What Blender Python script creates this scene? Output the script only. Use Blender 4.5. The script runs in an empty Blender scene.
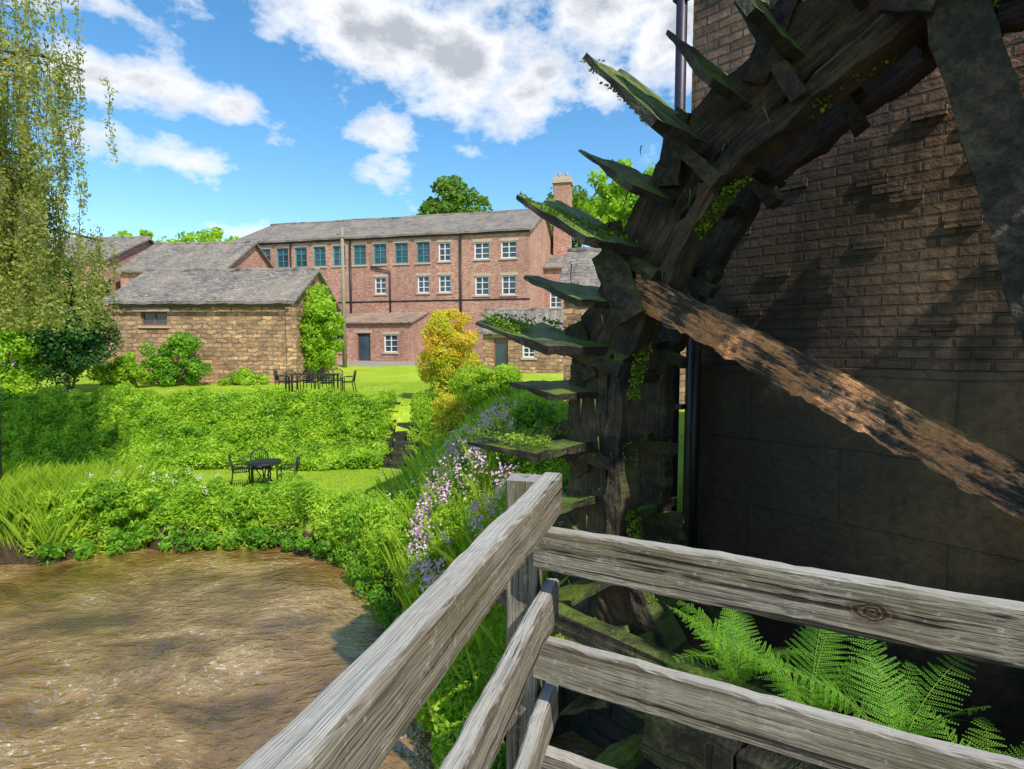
import bpy, math, numpy as np
from mathutils import Vector, Matrix
R = math.radians
rng = np.random.default_rng(7)
scene = bpy.context.scene
col = scene.collection

# ------------------------------------------------------------------ helpers
def empty(name, loc=(0,0,0), rz=0.0):
    e = bpy.data.objects.new(name, None); col.objects.link(e)
    e.location = loc; e.rotation_euler = (0,0,rz); e.empty_display_size = .3
    return e

def link_obj(name, me, mat=None, parent=None):
    o = bpy.data.objects.new(name, me); col.objects.link(o)
    if mat: me.materials.append(mat)
    if parent: o.parent = parent
    return o

def pydata(name, V, F, mat=None, parent=None, uv=True, smooth=False):
    me = bpy.data.meshes.new(name); me.from_pydata([tuple(v) for v in V], [], F); me.update()
    if uv:
        l = me.uv_layers.new(name="UVMap")
        for p in me.polygons:
            n = p.normal
            for li in p.loop_indices:
                c = me.vertices[me.loops[li].vertex_index].co
                if abs(n.z) > .95: q = (c.x, c.y)
                elif abs(n.x) > abs(n.y): q = (c.y, c.z / max(.3, math.sqrt(1-n.z*n.z)))
                else: q = (c.x, c.z / max(.3, math.sqrt(1-n.z*n.z)))
                l.data[li].uv = q
    if smooth:
        for p in me.polygons: p.use_smooth = True
    return link_obj(name, me, mat, parent)

BF = [(0,3,2,1),(4,5,6,7),(0,1,5,4),(1,2,6,5),(2,3,7,6),(3,0,4,7)]
def boxes(name, L, mat, parent=None, bevel=0):
    V=[];F=[]
    for (x0,x1,y0,y1,z0,z1) in L:
        k=len(V)
        V+= [(x0,y0,z0),(x1,y0,z0),(x1,y1,z0),(x0,y1,z0),(x0,y0,z1),(x1,y0,z1),(x1,y1,z1),(x0,y1,z1)]
        F+= [tuple(i+k for i in f) for f in BF]
    o = pydata(name,V,F,mat,parent)
    if bevel:
        b=o.modifiers.new("b",'BEVEL'); b.width=bevel; b.segments=1
    return o
def box(name, x0,x1,y0,y1,z0,z1, mat, parent=None, bevel=0):
    return boxes(name,[(x0,x1,y0,y1,z0,z1)],mat,parent,bevel)

def roughen(o,lev,amp,size):
    s=o.modifiers.new("s",'SUBSURF'); s.subdivision_type='SIMPLE'; s.levels=lev; s.render_levels=lev
    t=bpy.data.textures.new("clouds",'CLOUDS'); t.noise_scale=size; t.noise_depth=3
    d=o.modifiers.new("d",'DISPLACE'); d.texture=t; d.strength=amp; d.mid_level=.5; d.texture_coords='LOCAL'
    return o

def tubes(name, paths, mat, parent=None, sides=8):
    V=[];F=[]
    for path in paths:
        pts=[Vector(p[:3]) for p in path]; rr=[p[3] for p in path]
        base=len(V)
        for i,p in enumerate(pts):
            t=(pts[min(i+1,len(pts)-1)]-pts[max(i-1,0)]).normalized()
            a=t.orthogonal().normalized() if i==0 else (prev - t*prev.dot(t)).normalized()
            prev=a; b=t.cross(a)
            for k in range(sides):
                an=2*math.pi*k/sides
                V.append(p+(a*math.cos(an)+b*math.sin(an))*rr[i])
        for i in range(len(pts)-1):
            for k in range(sides):
                k2=(k+1)%sides
                F.append((base+i*sides+k,base+i*sides+k2,base+(i+1)*sides+k2,base+(i+1)*sides+k))
        F.append(tuple(base+k for k in reversed(range(sides))))
        F.append(tuple(base+(len(pts)-1)*sides+k for k in range(sides)))
    return pydata(name,V,F,mat,parent,uv=False,smooth=True)

def quads(name, Q, mat, rnd=None, parent=None):
    Q=np.asarray(Q,dtype=np.float32); n=len(Q)
    me=bpy.data.meshes.new(name)
    me.vertices.add(n*4); me.loops.add(n*4); me.polygons.add(n)
    me.vertices.foreach_set("co",Q.reshape(-1))
    me.loops.foreach_set("vertex_index",np.arange(n*4,dtype=np.int32))
    me.polygons.foreach_set("loop_start",np.arange(0,n*4,4,dtype=np.int32))
    me.update(calc_edges=True)
    a=me.attributes.new("rnd",'FLOAT','FACE')
    a.data.foreach_set("value",(rng.random(n) if rnd is None else rnd).astype(np.float32))
    return link_obj(name,me,mat,parent)

def unit(v): return v/np.maximum(1e-6,np.linalg.norm(v,axis=-1,keepdims=True))
def leaves(P, N, L, W, jit=.8, down=0.0):
    n=len(P)
    N=unit(N+rng.normal(0,jit,(n,3)))
    T=unit(np.cross(N,rng.normal(0,1,(n,3))))
    if down: T=unit(T+np.array([0,0,-down])); N=unit(np.cross(T,rng.normal(0,1,(n,3))))
    B=np.cross(N,T)
    s=(.65+.7*rng.random((n,1)))
    a=T*L*s*.5; b=B*W*s*.5
    return np.stack([P-a,P+b-a*.15,P+a,P-b-a*.15],axis=1)

def cloud(center, radii, nl, lr, n):
    c=np.array(center); r=np.array(radii)
    d=unit(rng.normal(0,1,(nl,3)))
    cc=c+d*r*(rng.random((nl,1))**.4)*.85
    lrr=lr*(.6+.8*rng.random(nl))
    i=rng.integers(0,nl,n)
    u=unit(rng.normal(0,1,(n,3)))
    rad=lrr[i]*(.65+.42*rng.random(n))
    P=cc[i]+u*rad[:,None]*np.array([1,1,.85])
    return P,unit(u+unit(P-c)*.5)

def ss(a,b,x):
    t=np.clip((x-a)/(b-a),0,1); return t*t*(3-2*t)

# ------------------------------------------------------------------ node helpers
def mat_new(name):
    m=bpy.data.materials.new(name); m.use_nodes=True
    nt=m.node_tree; b=nt.nodes["Principled BSDF"]
    return m,nt,b
def nd(nt,t,**k):
    n=nt.nodes.new(t)
    for a,v in k.items(): setattr(n,a,v)
    return n
def noise(nt,vec,scale,detail=4,rough=.55,dist=0):
    n=nd(nt,"ShaderNodeTexNoise"); n.inputs["Scale"].default_value=scale
    n.inputs["Detail"].default_value=detail; n.inputs["Roughness"].default_value=rough
    n.inputs["Distortion"].default_value=dist
    if vec is not None: nt.links.new(vec,n.inputs["Vector"])
    return n.outputs["Fac"]
def ramp(nt,fac,stops,interp='LINEAR'):
    r=nd(nt,"ShaderNodeValToRGB"); cr=r.color_ramp; cr.interpolation=interp
    while len(cr.elements)<len(stops): cr.elements.new(.5)
    for e,(p,c) in zip(cr.elements,stops):
        e.position=p; e.color=(*c,1) if len(c)==3 else c
    nt.links.new(fac,r.inputs[0]); return r.outputs[0]
def g(v): return (v,v,v)
def mix(nt,fac,a,b,mode='MIX'):
    m=nd(nt,"ShaderNodeMix",data_type='RGBA',blend_type=mode)
    for s,v in ((0,fac),(6,a),(7,b)):
        if hasattr(v,"links"): nt.links.new(v,m.inputs[s])
        else: m.inputs[s].default_value = v if s==0 else (*v,1)
    return m.outputs[2]
def mth(nt,op,a,b=0.0,c=None,clamp=False):
    m=nd(nt,"ShaderNodeMath",operation=op,use_clamp=clamp)
    for s,v in enumerate([a,b]+([c] if c is not None else [])):
        if hasattr(v,"links"): nt.links.new(v,m.inputs[s])
        else: m.inputs[s].default_value=v
    return m.outputs[0]
def bump(nt,h,strength,dist,bsdf):
    b=nd(nt,"ShaderNodeBump"); b.inputs["Strength"].default_value=strength; b.inputs["Distance"].default_value=dist
    nt.links.new(h,b.inputs["Height"])
    nt.links.new(b.outputs[0],bsdf.inputs["Normal"]); return b.outputs[0]
def mapping(nt,out,scale=(1,1,1),loc=(0,0,0)):
    m=nd(nt,"ShaderNodeMapping"); m.inputs["Scale"].default_value=scale; m.inputs["Location"].default_value=loc
    nt.links.new(out,m.inputs[0]); return m.outputs[0]

def masonry(name,c1,c2,mortar,bw,bh,ms=.012,dist=.0,stain=.3,stainc=(.03,.025,.02),bumps=.6,rough=.9,hue=(.12,.1,.06),stscale=.6,green=0,streak=0,dark_tint=None):
    m,nt,b=mat_new(name)
    tc=nd(nt,"ShaderNodeTexCoord"); uv=tc.outputs["UV"]; obj=tc.outputs["Object"]
    vec=uv
    if dist:
        nn=nd(nt,"ShaderNodeTexNoise"); nn.inputs["Scale"].default_value=2.2; nn.inputs["Detail"].default_value=3
        nt.links.new(obj,nn.inputs["Vector"])
        va=nd(nt,"ShaderNodeVectorMath",operation='MULTIPLY_ADD')
        nt.links.new(nn.outputs["Color"],va.inputs[0]); va.inputs[1].default_value=(dist,)*3; nt.links.new(uv,va.inputs[2])
        vec=va.outputs[0]
    br=nd(nt,"ShaderNodeTexBrick"); nt.links.new(vec,br.inputs["Vector"])
    br.inputs["Color1"].default_value=(*c1,1); br.inputs["Color2"].default_value=(*c2,1); br.inputs["Mortar"].default_value=(*mortar,1)
    br.inputs["Scale"].default_value=1; br.inputs["Brick Width"].default_value=bw; br.inputs["Row Height"].default_value=bh
    br.inputs["Mortar Size"].default_value=ms; br.inputs["Mortar Smooth"].default_value=.4; br.inputs["Bias"].default_value=0
    c=br.outputs["Color"]
    n1=noise(nt,obj,1.7,4); n2=noise(nt,obj,14,4,.65); n3=noise(nt,mapping(nt,obj,(1,1,.55)),stscale,5,.65,.3)
    n4=noise(nt,mapping(nt,uv,(1/bw*.9,1/bh*.9,1)),1.0,1)
    c=mix(nt,1.0,c,ramp(nt,n4,[(.3,g(.55)),(.7,g(1.4))]),'MULTIPLY')
    c=mix(nt,ramp(nt,n1,[(.42,g(0)),(.68,g(.6))]),c,hue)
    c=mix(nt,1.0,c,ramp(nt,n2,[(.3,g(.55)),(.7,g(1.25))]),'MULTIPLY')
    c=mix(nt,ramp(nt,n3,[(.4,g(0)),(.66,g(stain))]),c,stainc)
    if streak:
        n5=noise(nt,mapping(nt,uv,(3.2,.28,1)),1.0,5,.65,.3)
        c=mix(nt,ramp(nt,n5,[(.50,g(0)),(.66,g(streak))]),c,stainc)
        n6=noise(nt,mapping(nt,uv,(5,.5,1),(3,7,0)),1.0,4,.7)
        c=mix(nt,ramp(nt,n6,[(.66,g(0)),(.72,g(streak*.35))]),c,(.42,.40,.36))
    if dark_tint:   # darker towards the low-x end and towards the bottom, broken by noise
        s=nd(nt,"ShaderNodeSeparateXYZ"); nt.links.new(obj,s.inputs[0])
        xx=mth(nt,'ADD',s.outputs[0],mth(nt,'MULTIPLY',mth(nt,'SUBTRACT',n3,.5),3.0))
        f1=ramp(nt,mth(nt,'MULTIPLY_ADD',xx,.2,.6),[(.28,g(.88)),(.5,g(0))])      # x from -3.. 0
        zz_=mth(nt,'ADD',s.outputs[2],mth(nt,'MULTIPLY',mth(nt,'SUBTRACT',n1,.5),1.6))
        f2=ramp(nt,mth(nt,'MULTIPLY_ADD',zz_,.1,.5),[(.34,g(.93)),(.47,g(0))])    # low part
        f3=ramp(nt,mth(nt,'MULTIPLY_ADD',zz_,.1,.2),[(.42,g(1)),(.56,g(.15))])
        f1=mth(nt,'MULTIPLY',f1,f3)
        c=mix(nt,mth(nt,'MAXIMUM',f1,f2),c,dark_tint)
    if green: c=mix(nt,ramp(nt,mth(nt,'MULTIPLY',mth(nt,'ADD',n1,n2),.5),[(.5,g(0)),(.62,g(green))]),c,(.07,.10,.02))
    nt.links.new(c,b.inputs["Base Color"]); b.inputs["Roughness"].default_value=rough
    h=mth(nt,'ADD',mth(nt,'MULTIPLY',br.outputs["Fac"],-1.0),mth(nt,'MULTIPLY',n2,.7))
    bump(nt,h,bumps,.02,b)
    return m

def foliage(name,dark,mid,light,trans=.35,scale=1.2,rough=.55):
    m,nt,b=mat_new(name)
    at=nd(nt,"ShaderNodeAttribute",attribute_name="rnd")
    tc=nd(nt,"ShaderNodeTexCoord")
    n1=noise(nt,tc.outputs["Object"],scale,2)
    f=mth(nt,'ADD',mth(nt,'MULTIPLY',at.outputs["Fac"],.5),mth(nt,'MULTIPLY',ramp(nt,n1,[(.3,g(0)),(.7,g(1))]),.5))
    c=ramp(nt,f,[(.1,dark),(.5,mid),(.92,light)])
    nt.links.new(c,b.inputs["Base Color"]); b.inputs["Roughness"].default_value=rough
    b.inputs["Specular IOR Level"].default_value=.3
    t=nd(nt,"ShaderNodeBsdfTranslucent"); 
    c2=mix(nt,1.0,c,(1.6,1.5,.5),'MULTIPLY'); nt.links.new(c2,t.inputs["Color"])
    mx=nd(nt,"ShaderNodeMixShader"); mx.inputs[0].default_value=trans
    nt.links.new(b.outputs[0],mx.inputs[1]); nt.links.new(t.outputs[0],mx.inputs[2])
    nt.links.new(mx.outputs[0],nt.nodes["Material Output"].inputs[0])
    return m
def plain(name,c,rough=.6,metal=0,var=.25,scale=12):
    m,nt,b=mat_new(name)
    tc=nd(nt,"ShaderNodeTexCoord"); n=noise(nt,tc.outputs["Object"],scale,4)
    cc=mix(nt,1.0,c,ramp(nt,n,[(.3,g(1-var)),(.7,g(1+var))]),'MULTIPLY')
    nt.links.new(cc,b.inputs["Base Color"]); b.inputs["Roughness"].default_value=rough; b.inputs["Metallic"].default_value=metal
    return m

# ------------------------------------------------------------------ materials
M_brick=masonry("red_brick",(.62,.28,.18),(.44,.18,.12),(.54,.40,.31),.26,.085,.014,stain=.5,stainc=(.22,.12,.09),hue=(.70,.41,.29),stscale=.3,streak=.35)
M_brick2=masonry("mixed_brick",(.42,.27,.18),(.30,.18,.12),(.4,.34,.27),.26,.09,.012,stain=.4,hue=(.44,.33,.22))
M_stone=masonry("rubble_sandstone",(.74,.46,.24),(.26,.14,.075),(.22,.15,.09),.48,.21,.035,dist=.34,stain=.6,stainc=(.17,.11,.075),bumps=1,hue=(.66,.40,.20),stscale=.9,streak=.3)
M_slate=masonry("stone_slate",(.27,.235,.21),(.15,.13,.12),(.05,.042,.038),.42,.24,.016,dist=.03,stain=.55,stainc=(.33,.28,.2),hue=(.26,.20,.15),bumps=1,streak=.2)
M_wheelwall=masonry("stained_wheelhouse_brick",(.62,.34,.185),(.33,.165,.085),(.13,.09,.06),.235,.083,.013,dist=.02,stain=.85,stainc=(.045,.026,.014),bumps=1,rough=.6,hue=(.68,.44,.26),stscale=.55,streak=.75,dark_tint=(.022,.015,.010))
M_plinth=masonry("stained_plinth_stone",(.40,.235,.115),(.30,.165,.078),(.15,.09,.05),1.5,.62,.008,dist=.05,stain=.9,stainc=(.045,.027,.015),bumps=.7,rough=.5,hue=(.46,.28,.13),stscale=.7,green=.12,streak=.5,dark_tint=(.016,.012,.009))
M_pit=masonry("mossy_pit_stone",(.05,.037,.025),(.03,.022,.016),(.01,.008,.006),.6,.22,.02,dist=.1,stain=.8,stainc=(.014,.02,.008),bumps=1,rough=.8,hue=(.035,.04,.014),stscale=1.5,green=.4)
M_glass=plain("window_glass",(.05,.07,.09),.05,var=.4,scale=1)
M_teal=plain("teal_frame",(.05,.26,.26),.5)
M_white=plain("white_frame",(.75,.75,.7),.5,var=.1)
M_lintel=plain("stone_lintel",(.48,.36,.27),.85)
M_iron=plain("black_iron",(.02,.02,.022),.45,.3)
M_pipe=plain("cast_iron_pipe",(.03,.022,.04),.45,.2)
M_pole=plain("telegraph_wood",(.26,.23,.15),.85)
M_bark=plain("bark",(.12,.09,.06),.95,var=.5,scale=6)
M_brown=plain("brown_shutter",(.22,.10,.045),.8)
M_fernstem=plain("fern_stem",(.14,.2,.03),.6)

F_bank=foliage("bank_leaves",(.05,.16,.012),(.17,.38,.025),(.34,.55,.05),.42,1.6)
F_bright=foliage("bright_leaves",(.10,.25,.012),(.32,.52,.03),(.55,.68,.08),.45,1.4)
F_yellow=foliage("golden_leaves",(.30,.40,.03),(.62,.62,.05),(.85,.34,.07),.42,1.0)
F_dark=foliage("dark_evergreen_leaves",(.012,.05,.01),(.03,.11,.02),(.09,.20,.04),.22,1.5,.4)
F_tree=foliage("tree_leaves",(.05,.12,.015),(.13,.26,.03),(.26,.38,.05),.38,.5)
F_willow=foliage("birch_leaves",(.16,.22,.05),(.33,.38,.10),(.50,.50,.17),.5,.6)
F_fern=foliage("fern_leaves",(.10,.32,.02),(.22,.52,.04),(.36,.66,.08),.45,3)
F_grass=foliage("grass_blades",(.16,.28,.015),(.32,.48,.03),(.48,.60,.06),.42,.7)
F_moss=foliage("moss_tufts",(.05,.11,.01),(.16,.28,.02),(.34,.46,.04),.2,4)
F_pink=foliage("pink_petals",(.55,.25,.5),(.72,.45,.70),(.88,.72,.88),.3,3)
F_white=foliage("cream_petals",(.6,.6,.45),(.7,.7,.6),(.8,.8,.75),.3,3)

def wood_grey(name,knot=None):
    m,nt,b=mat_new(name)
    tc=nd(nt,"ShaderNodeTexCoord"); o=tc.outputs["Object"]
    oi=nd(nt,"ShaderNodeObjectInfo")
    va=nd(nt,"ShaderNodeVectorMath",operation='ADD'); nt.links.new(o,va.inputs[0]); nt.links.new(oi.outputs["Location"],va.inputs[1])
    vec=va.outputs[0]; kmask=None
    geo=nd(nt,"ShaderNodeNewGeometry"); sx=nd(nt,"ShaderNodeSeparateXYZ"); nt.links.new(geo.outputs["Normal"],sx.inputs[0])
    if knot:
        sb=nd(nt,"ShaderNodeVectorMath",operation='SUBTRACT'); nt.links.new(o,sb.inputs[0]); sb.inputs[1].default_value=knot
        mp=mapping(nt,sb.outputs[0],(.55,.0,1.0))
        ln=nd(nt,"ShaderNodeVectorMath",operation='LENGTH'); nt.links.new(mp,ln.inputs[0])
        kd=mth(nt,'ADD',ln.outputs["Value"],mth(nt,'MULTIPLY',mth(nt,'SUBTRACT',noise(nt,o,28,4),.5),.03))
        kmask=ramp(nt,mth(nt,'MULTIPLY',kd,20.0),[(.0,g(1)),(.40,g(1)),(.75,g(.0))])
        rings=ramp(nt,mth(nt,'SINE',mth(nt,'MULTIPLY',kd,600)),[(.2,(.035,.022,.014)),(.8,(.15,.10,.06))])
    g1=noise(nt,mapping(nt,vec,(1.1,26,26)),1.0,5,.65,.35)
    g2=noise(nt,mapping(nt,vec,(3.0,140,140)),1.0,3,.7)
    g3=noise(nt,vec,2.6,4,.6); g4=noise(nt,vec,38,3,.6); g5=noise(nt,mapping(nt,vec,(.7,34,34),(4,2,1)),1.0,3,.5,.2)
    c=ramp(nt,g1,[(.27,(.07,.055,.04)),(.42,(.19,.16,.12)),(.6,(.31,.275,.22)),(.8,(.45,.41,.35))])
    c=mix(nt,1.0,c,ramp(nt,g2,[(.36,g(.35)),(.5,g(.95)),(.75,g(1.25))]),'MULTIPLY')
    c=mix(nt,ramp(nt,g3,[(.42,g(0)),(.70,g(.7))]),c,(.15,.12,.065))
    c=mix(nt,ramp(nt,g4,[(.60,g(0)),(.68,g(.4))]),c,(.42,.43,.36))
    c=mix(nt,ramp(nt,g5,[(.32,g(.92)),(.37,g(0))]),c,(.02,.016,.012))
    c=mix(nt,mth(nt,'MULTIPLY',ramp(nt,sx.outputs["Z"],[(.6,g(0)),(.95,g(.5))]),1.0),c,(.60,.58,.53))  # upward faces painted lighter, standing for light on the tops
    if kmask: c=mix(nt,kmask,c,rings)
    nt.links.new(c,b.inputs["Base Color"]); b.inputs["Roughness"].default_value=.85; b.inputs["Specular IOR Level"].default_value=.25
    h=mth(nt,'ADD',mth(nt,'ADD',g1,mth(nt,'MULTIPLY',g2,1.1)),ramp(nt,g5,[(.3,g(0)),(.38,g(1))])); bump(nt,h,1,.008,b)
    return m
M_wood=wood_grey("weathered_oak")
M_woodk=wood_grey("weathered_oak_knot",(.98,0,.0))

def wood_wet(name,base,lo,moss,rust=None,stretch=(1,1,1),uvg=False,rt=(.47,.55)):
    m,nt,b=mat_new(name)
    tc=nd(nt,"ShaderNodeTexCoord"); o=tc.outputs["Object"]
    gv=tc.outputs["UV"] if uvg else o
    geo=nd(nt,"ShaderNodeNewGeometry"); sx=nd(nt,"ShaderNodeSeparateXYZ"); nt.links.new(geo.outputs["Normal"],sx.inputs[0])
    n1=noise(nt,o,3,5,.65); n2=noise(nt,mapping(nt,gv,stretch),1,5,.7,.3); n3=noise(nt,o,1.8,3); n4=noise(nt,o,70,3,.7)
    c=ramp(nt,mth(nt,'ADD',mth(nt,'MULTIPLY',n1,.6),mth(nt,'MULTIPLY',n2,.4)),[(.42,lo),(.62,base)])
    if rust: c=mix(nt,ramp(nt,mth(nt,'MULTIPLY',mth(nt,'ADD',n1,n2),.5),[(rt[0],g(0)),(rt[1],g(1))]),c,rust)
    c=mix(nt,1.0,c,ramp(nt,n2,[(.3,g(.35)),(.7,g(1.6))]),'MULTIPLY')
    c=mix(nt,1.0,c,ramp(nt,n4,[(.3,g(.7)),(.7,g(1.3))]),'MULTIPLY')
    mk=mth(nt,'MULTIPLY',ramp(nt,sx.outputs["Z"],[(-.1,g(0)),(.6,g(1))]),ramp(nt,mth(nt,'MULTIPLY',mth(nt,'ADD',n1,n3),.5),[(.40,g(0)),(.52,g(1))]))
    mk=mth(nt,'MULTIPLY',mk,moss)
    c=mix(nt,mk,c,ramp(nt,n4,[(.3,(.06,.09,.012)),(.7,(.22,.32,.03))]))
    nt.links.new(c,b.inputs["Base Color"]); b.inputs["Roughness"].default_value=.6
    bump(nt,mth(nt,'ADD',mth(nt,'MULTIPLY',n4,.5),mth(nt,'MULTIPLY',n2,1.5)),1.0,.02,b)
    return m
M_rim=wood_wet("wet_rim_timber",(.115,.066,.038),(.012,.009,.007),.8,stretch=(3,38,1),uvg=True)
M_wet=wood_wet("wet_wheel_timber",(.075,.048,.03),(.010,.008,.006),.85,stretch=(22,22,22))
M_float=wood_wet("mossy_float_board",(.05,.036,.024),(.009,.008,.006),1.0,stretch=(9,30,9))
M_spoke=wood_wet("rotting_spoke",(.20,.14,.10),(.03,.02,.015),.25,(.52,.22,.09),stretch=(3.5,34,34),rt=(.46,.53))

# ------------------------------------------------------------------ camera
EYE=4.6
cam=bpy.data.cameras.new("camera"); co=bpy.data.objects.new("camera",cam); col.objects.link(co)
co.location=(0,0,EYE); co.rotation_euler=(R(90-4.05),0,0)
cam.sensor_width=36; cam.lens=36*560/1024; cam.clip_end=3000; cam.clip_start=.05
scene.camera=co

# ------------------------------------------------------------------ light & sky
SD=Vector((.55,-.83,0)).normalized(); EL=R(47)
S=Vector((SD.x*math.cos(EL),SD.y*math.cos(EL),math.sin(EL)))
sl=bpy.data.lights.new("sun",'SUN'); so=bpy.data.objects.new("sun",sl); col.objects.link(so)
sl.energy=5.0; sl.angle=R(.5); sl.color=(1,.95,.86); so.rotation_euler=S.to_track_quat('Z','Y').to_euler(); so.location=(0,0,60)
w=bpy.data.worlds.new("World"); scene.world=w; w.use_nodes=True
nt=w.node_tree; bg=nt.nodes["Background"]
sky=nd(nt,"ShaderNodeTexSky",sky_type='NISHITA'); sky.sun_disc=False; sky.sun_elevation=EL; sky.sun_rotation=math.atan2(SD.x,SD.y)
sky.air_density=1.0; sky.dust_density=.5; sky.ozone_density=1.8
tc=nd(nt,"ShaderNodeTexCoord"); D=tc.outputs["Generated"]
sp=nd(nt,"ShaderNodeSeparateXYZ"); nt.links.new(D,sp.inputs[0])
az=mth(nt,'MULTIPLY',mth(nt,'ARCTAN2',sp.outputs[0],sp.outputs[1]),57.296)
el=mth(nt,'MULTIPLY',mth(nt,'ARCSINE',sp.outputs[2]),57.296)
nz=nd(nt,"ShaderNodeTexNoise"); nz.inputs["Scale"].default_value=8; nz.inputs["Detail"].default_value=8; nz.inputs["Roughness"].default_value=.63
nt.links.new(mapping(nt,D,(1,1,1.7)),nz.inputs["Vector"])
fb=nz.outputs["Fac"]
tot=None
for (a,e,ra,re,wt) in [(-22,31,8,3,1),(-13,28,8,4,1.25),(-5,26.5,8,4.6,1.25),(1,23.5,5,3.4,1.1),(-12,20,3,1.8,.85),(-12,16.5,3.4,1.4,.85),(-4,18,2,1,.65),
        (-33,21,6,2.1,1),(-31.5,16,6,1.6,.95),(-38,26,5,2,.85),(-25.5,20.5,2,1.1,.8),(10,31,5,5,1.2),(15,27,4,4,1.1),(9,24,2.6,2,.9),(24,32,10,6,1),
        (-25,9.8,2,.8,.6),(-44,10,5,1.5,.6),(100,28,40,9,.8),(-110,30,40,9,.8)]:
    dx=mth(nt,'DIVIDE',mth(nt,'SUBTRACT',az,float(a)),float(ra)); dy=mth(nt,'DIVIDE',mth(nt,'SUBTRACT',el,float(e)),float(re))
    r2=mth(nt,'ADD',mth(nt,'MULTIPLY',dx,dx),mth(nt,'MULTIPLY',dy,dy))
    gsn=mth(nt,'MULTIPLY',mth(nt,'EXPONENT',mth(nt,'MULTIPLY',r2,-.7)),float(wt))
    tot=gsn if tot is None else mth(nt,'MAXIMUM',tot,gsn)
dens=mth(nt,'ADD',tot,mth(nt,'MULTIPLY',mth(nt,'SUBTRACT',fb,.5),2.6))
mask=ramp(nt,dens,[(.34,g(0)),(.58,g(.5)),(.9,g(1))])
n2=nd(nt,"ShaderNodeTexNoise"); n2.inputs["Scale"].default_value=11; n2.inputs["Detail"].default_value=6
nt.links.new(mapping(nt,D,(1,1,1.7),(0,0,.04)),n2.inputs["Vector"])
shade=ramp(nt,mth(nt,'ADD',mth(nt,'MULTIPLY',dens,.35),mth(nt,'MULTIPLY',n2.outputs["Fac"],.6)),[(.44,(7.2,7.3,7.4)),(.62,(6.4,6.5,6.8)),(.80,(3.5,3.8,4.3))])
hs=nd(nt,"ShaderNodeHueSaturation"); hs.inputs["Hue"].default_value=.493; hs.inputs["Saturation"].default_value=1.28; hs.inputs["Value"].default_value=1.45; nt.links.new(sky.outputs[0],hs.inputs["Color"])
nt.links.new(mix(nt,mask,hs.outputs[0],shade),bg.inputs["Color"]); bg.inputs["Strength"].default_value=.15
scene.view_settings.view_transform='Standard'; scene.view_settings.look='None'; scene.view_settings.exposure=0

# ------------------------------------------------------------------ terrain
HUB=np.array([2.77,2.51,3.75]); WA=math.atan2(-.714,.7)
XS=[-80,-16,-12,-10.3,-8.5,-5,-3.6,-2.6,-1.9,-1.3,-.7,0,1,5]; YS=[9,9.6,10.4,11.4,12.4,12.5,11.5,10,8.6,7,5.6,4.7,4.2,4]
def qm(x,y):
    rx=x-HUB[0]; ry=y-HUB[1]
    return -(.7*rx-.714*ry), .714*rx+.7*ry
def height(x,y):
    x=np.asarray(x,float); y=np.asarray(y,float)
    d=(y-np.interp(x,XS,YS))*.75
    wob=.18*np.sin(x*2.3+y)+.1*np.sin(y*5.1-x*3.3)
    land=ss(-.45,.4,d+wob)
    right=ss(-3.0,.2,x)*ss(.2,3.4,d)
    up=np.maximum(ss(17.2,19.6,y+wob*.5),right)
    z=-1+1.75*land+1.95*up*land+.8*ss(24,38,y)
    q,m=qm(x,y)
    pit=(1-ss(4.0,4.6,q))*(1-ss(1.3,1.6,m))
    z=z*(1-pit)-1*pit
    z=np.where(y<-6,-1+3*ss(-6,-10,y),z)
    return z+.03*np.sin(x*1.7)*np.cos(y*1.3)
gx=np.concatenate([[-900,-400,-200,-100,-60,-40],np.arange(-30,14,.28),[16,20,30,60,120,300,900]])
gy=np.concatenate([[-600,-200,-60,-30,-15],np.arange(-10,50,.28),[55,62,75,100,160,300,600,1500]])
X,Y=np.meshgrid(gx,gy); Z=height(X,Y)
V=np.stack([X,Y,Z],-1).reshape(-1,3); nx=len(gx); ny=len(gy)
F=[(j*nx+i,j*nx+i+1,(j+1)*nx+i+1,(j+1)*nx+i) for j in range(ny-1) for i in range(nx-1)]
m,nt,b=mat_new("grass_ground")
tc=nd(nt,"ShaderNodeTexCoord"); o=tc.outputs["Object"]
n1=noise(nt,o,.5,4); n2=noise(nt,o,9,5,.7); n3=noise(nt,o,60,3)
c=ramp(nt,n1,[(.3,(.30,.46,.03)),(.55,(.42,.57,.04)),(.75,(.52,.63,.07))])
c=mix(nt,1.0,c,ramp(nt,n2,[(.3,g(.65)),(.7,g(1.2))]),'MULTIPLY')
c=mix(nt,1.0,c,ramp(nt,n3,[(.3,g(.75)),(.7,g(1.15))]),'MULTIPLY')
s2=nd(nt,"ShaderNodeSeparateXYZ"); nt.links.new(o,s2.inputs[0])
mud=ramp(nt,mth(nt,'ADD',s2.outputs[2],mth(nt,'MULTIPLY',n2,.3)),[(.62,g(1)),(.78,g(0))])
c=mix(nt,mud,c,ramp(nt,n2,[(.3,(.03,.02,.012)),(.7,(.10,.065,.035))]))
yard=ramp(nt,mth(nt,'MULTIPLY',mth(nt,'ADD',s2.outputs[1],mth(nt,'MULTIPLY',n1,2)),.01),[(.345,g(0)),(.352,g(1))])
yard2=mth(nt,'MULTIPLY',yard,ramp(nt,mth(nt,'MULTIPLY',s2.outputs[1],.01),[(.6,g(1)),(.62,g(0))]))
c=mix(nt,yard2,c,ramp(nt,n3,[(.3,(.26,.23,.2)),(.7,(.42,.38,.33))]))
nt.links.new(c,b.inputs["Base Color"]); b.inputs["Roughness"].default_value=.9; b.inputs["Specular IOR Level"].default_value=.15
bump(nt,mth(nt,'ADD',n2,n3),.8,.04,b)
pydata("ground",V,F,m,uv=False,smooth=True)

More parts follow.
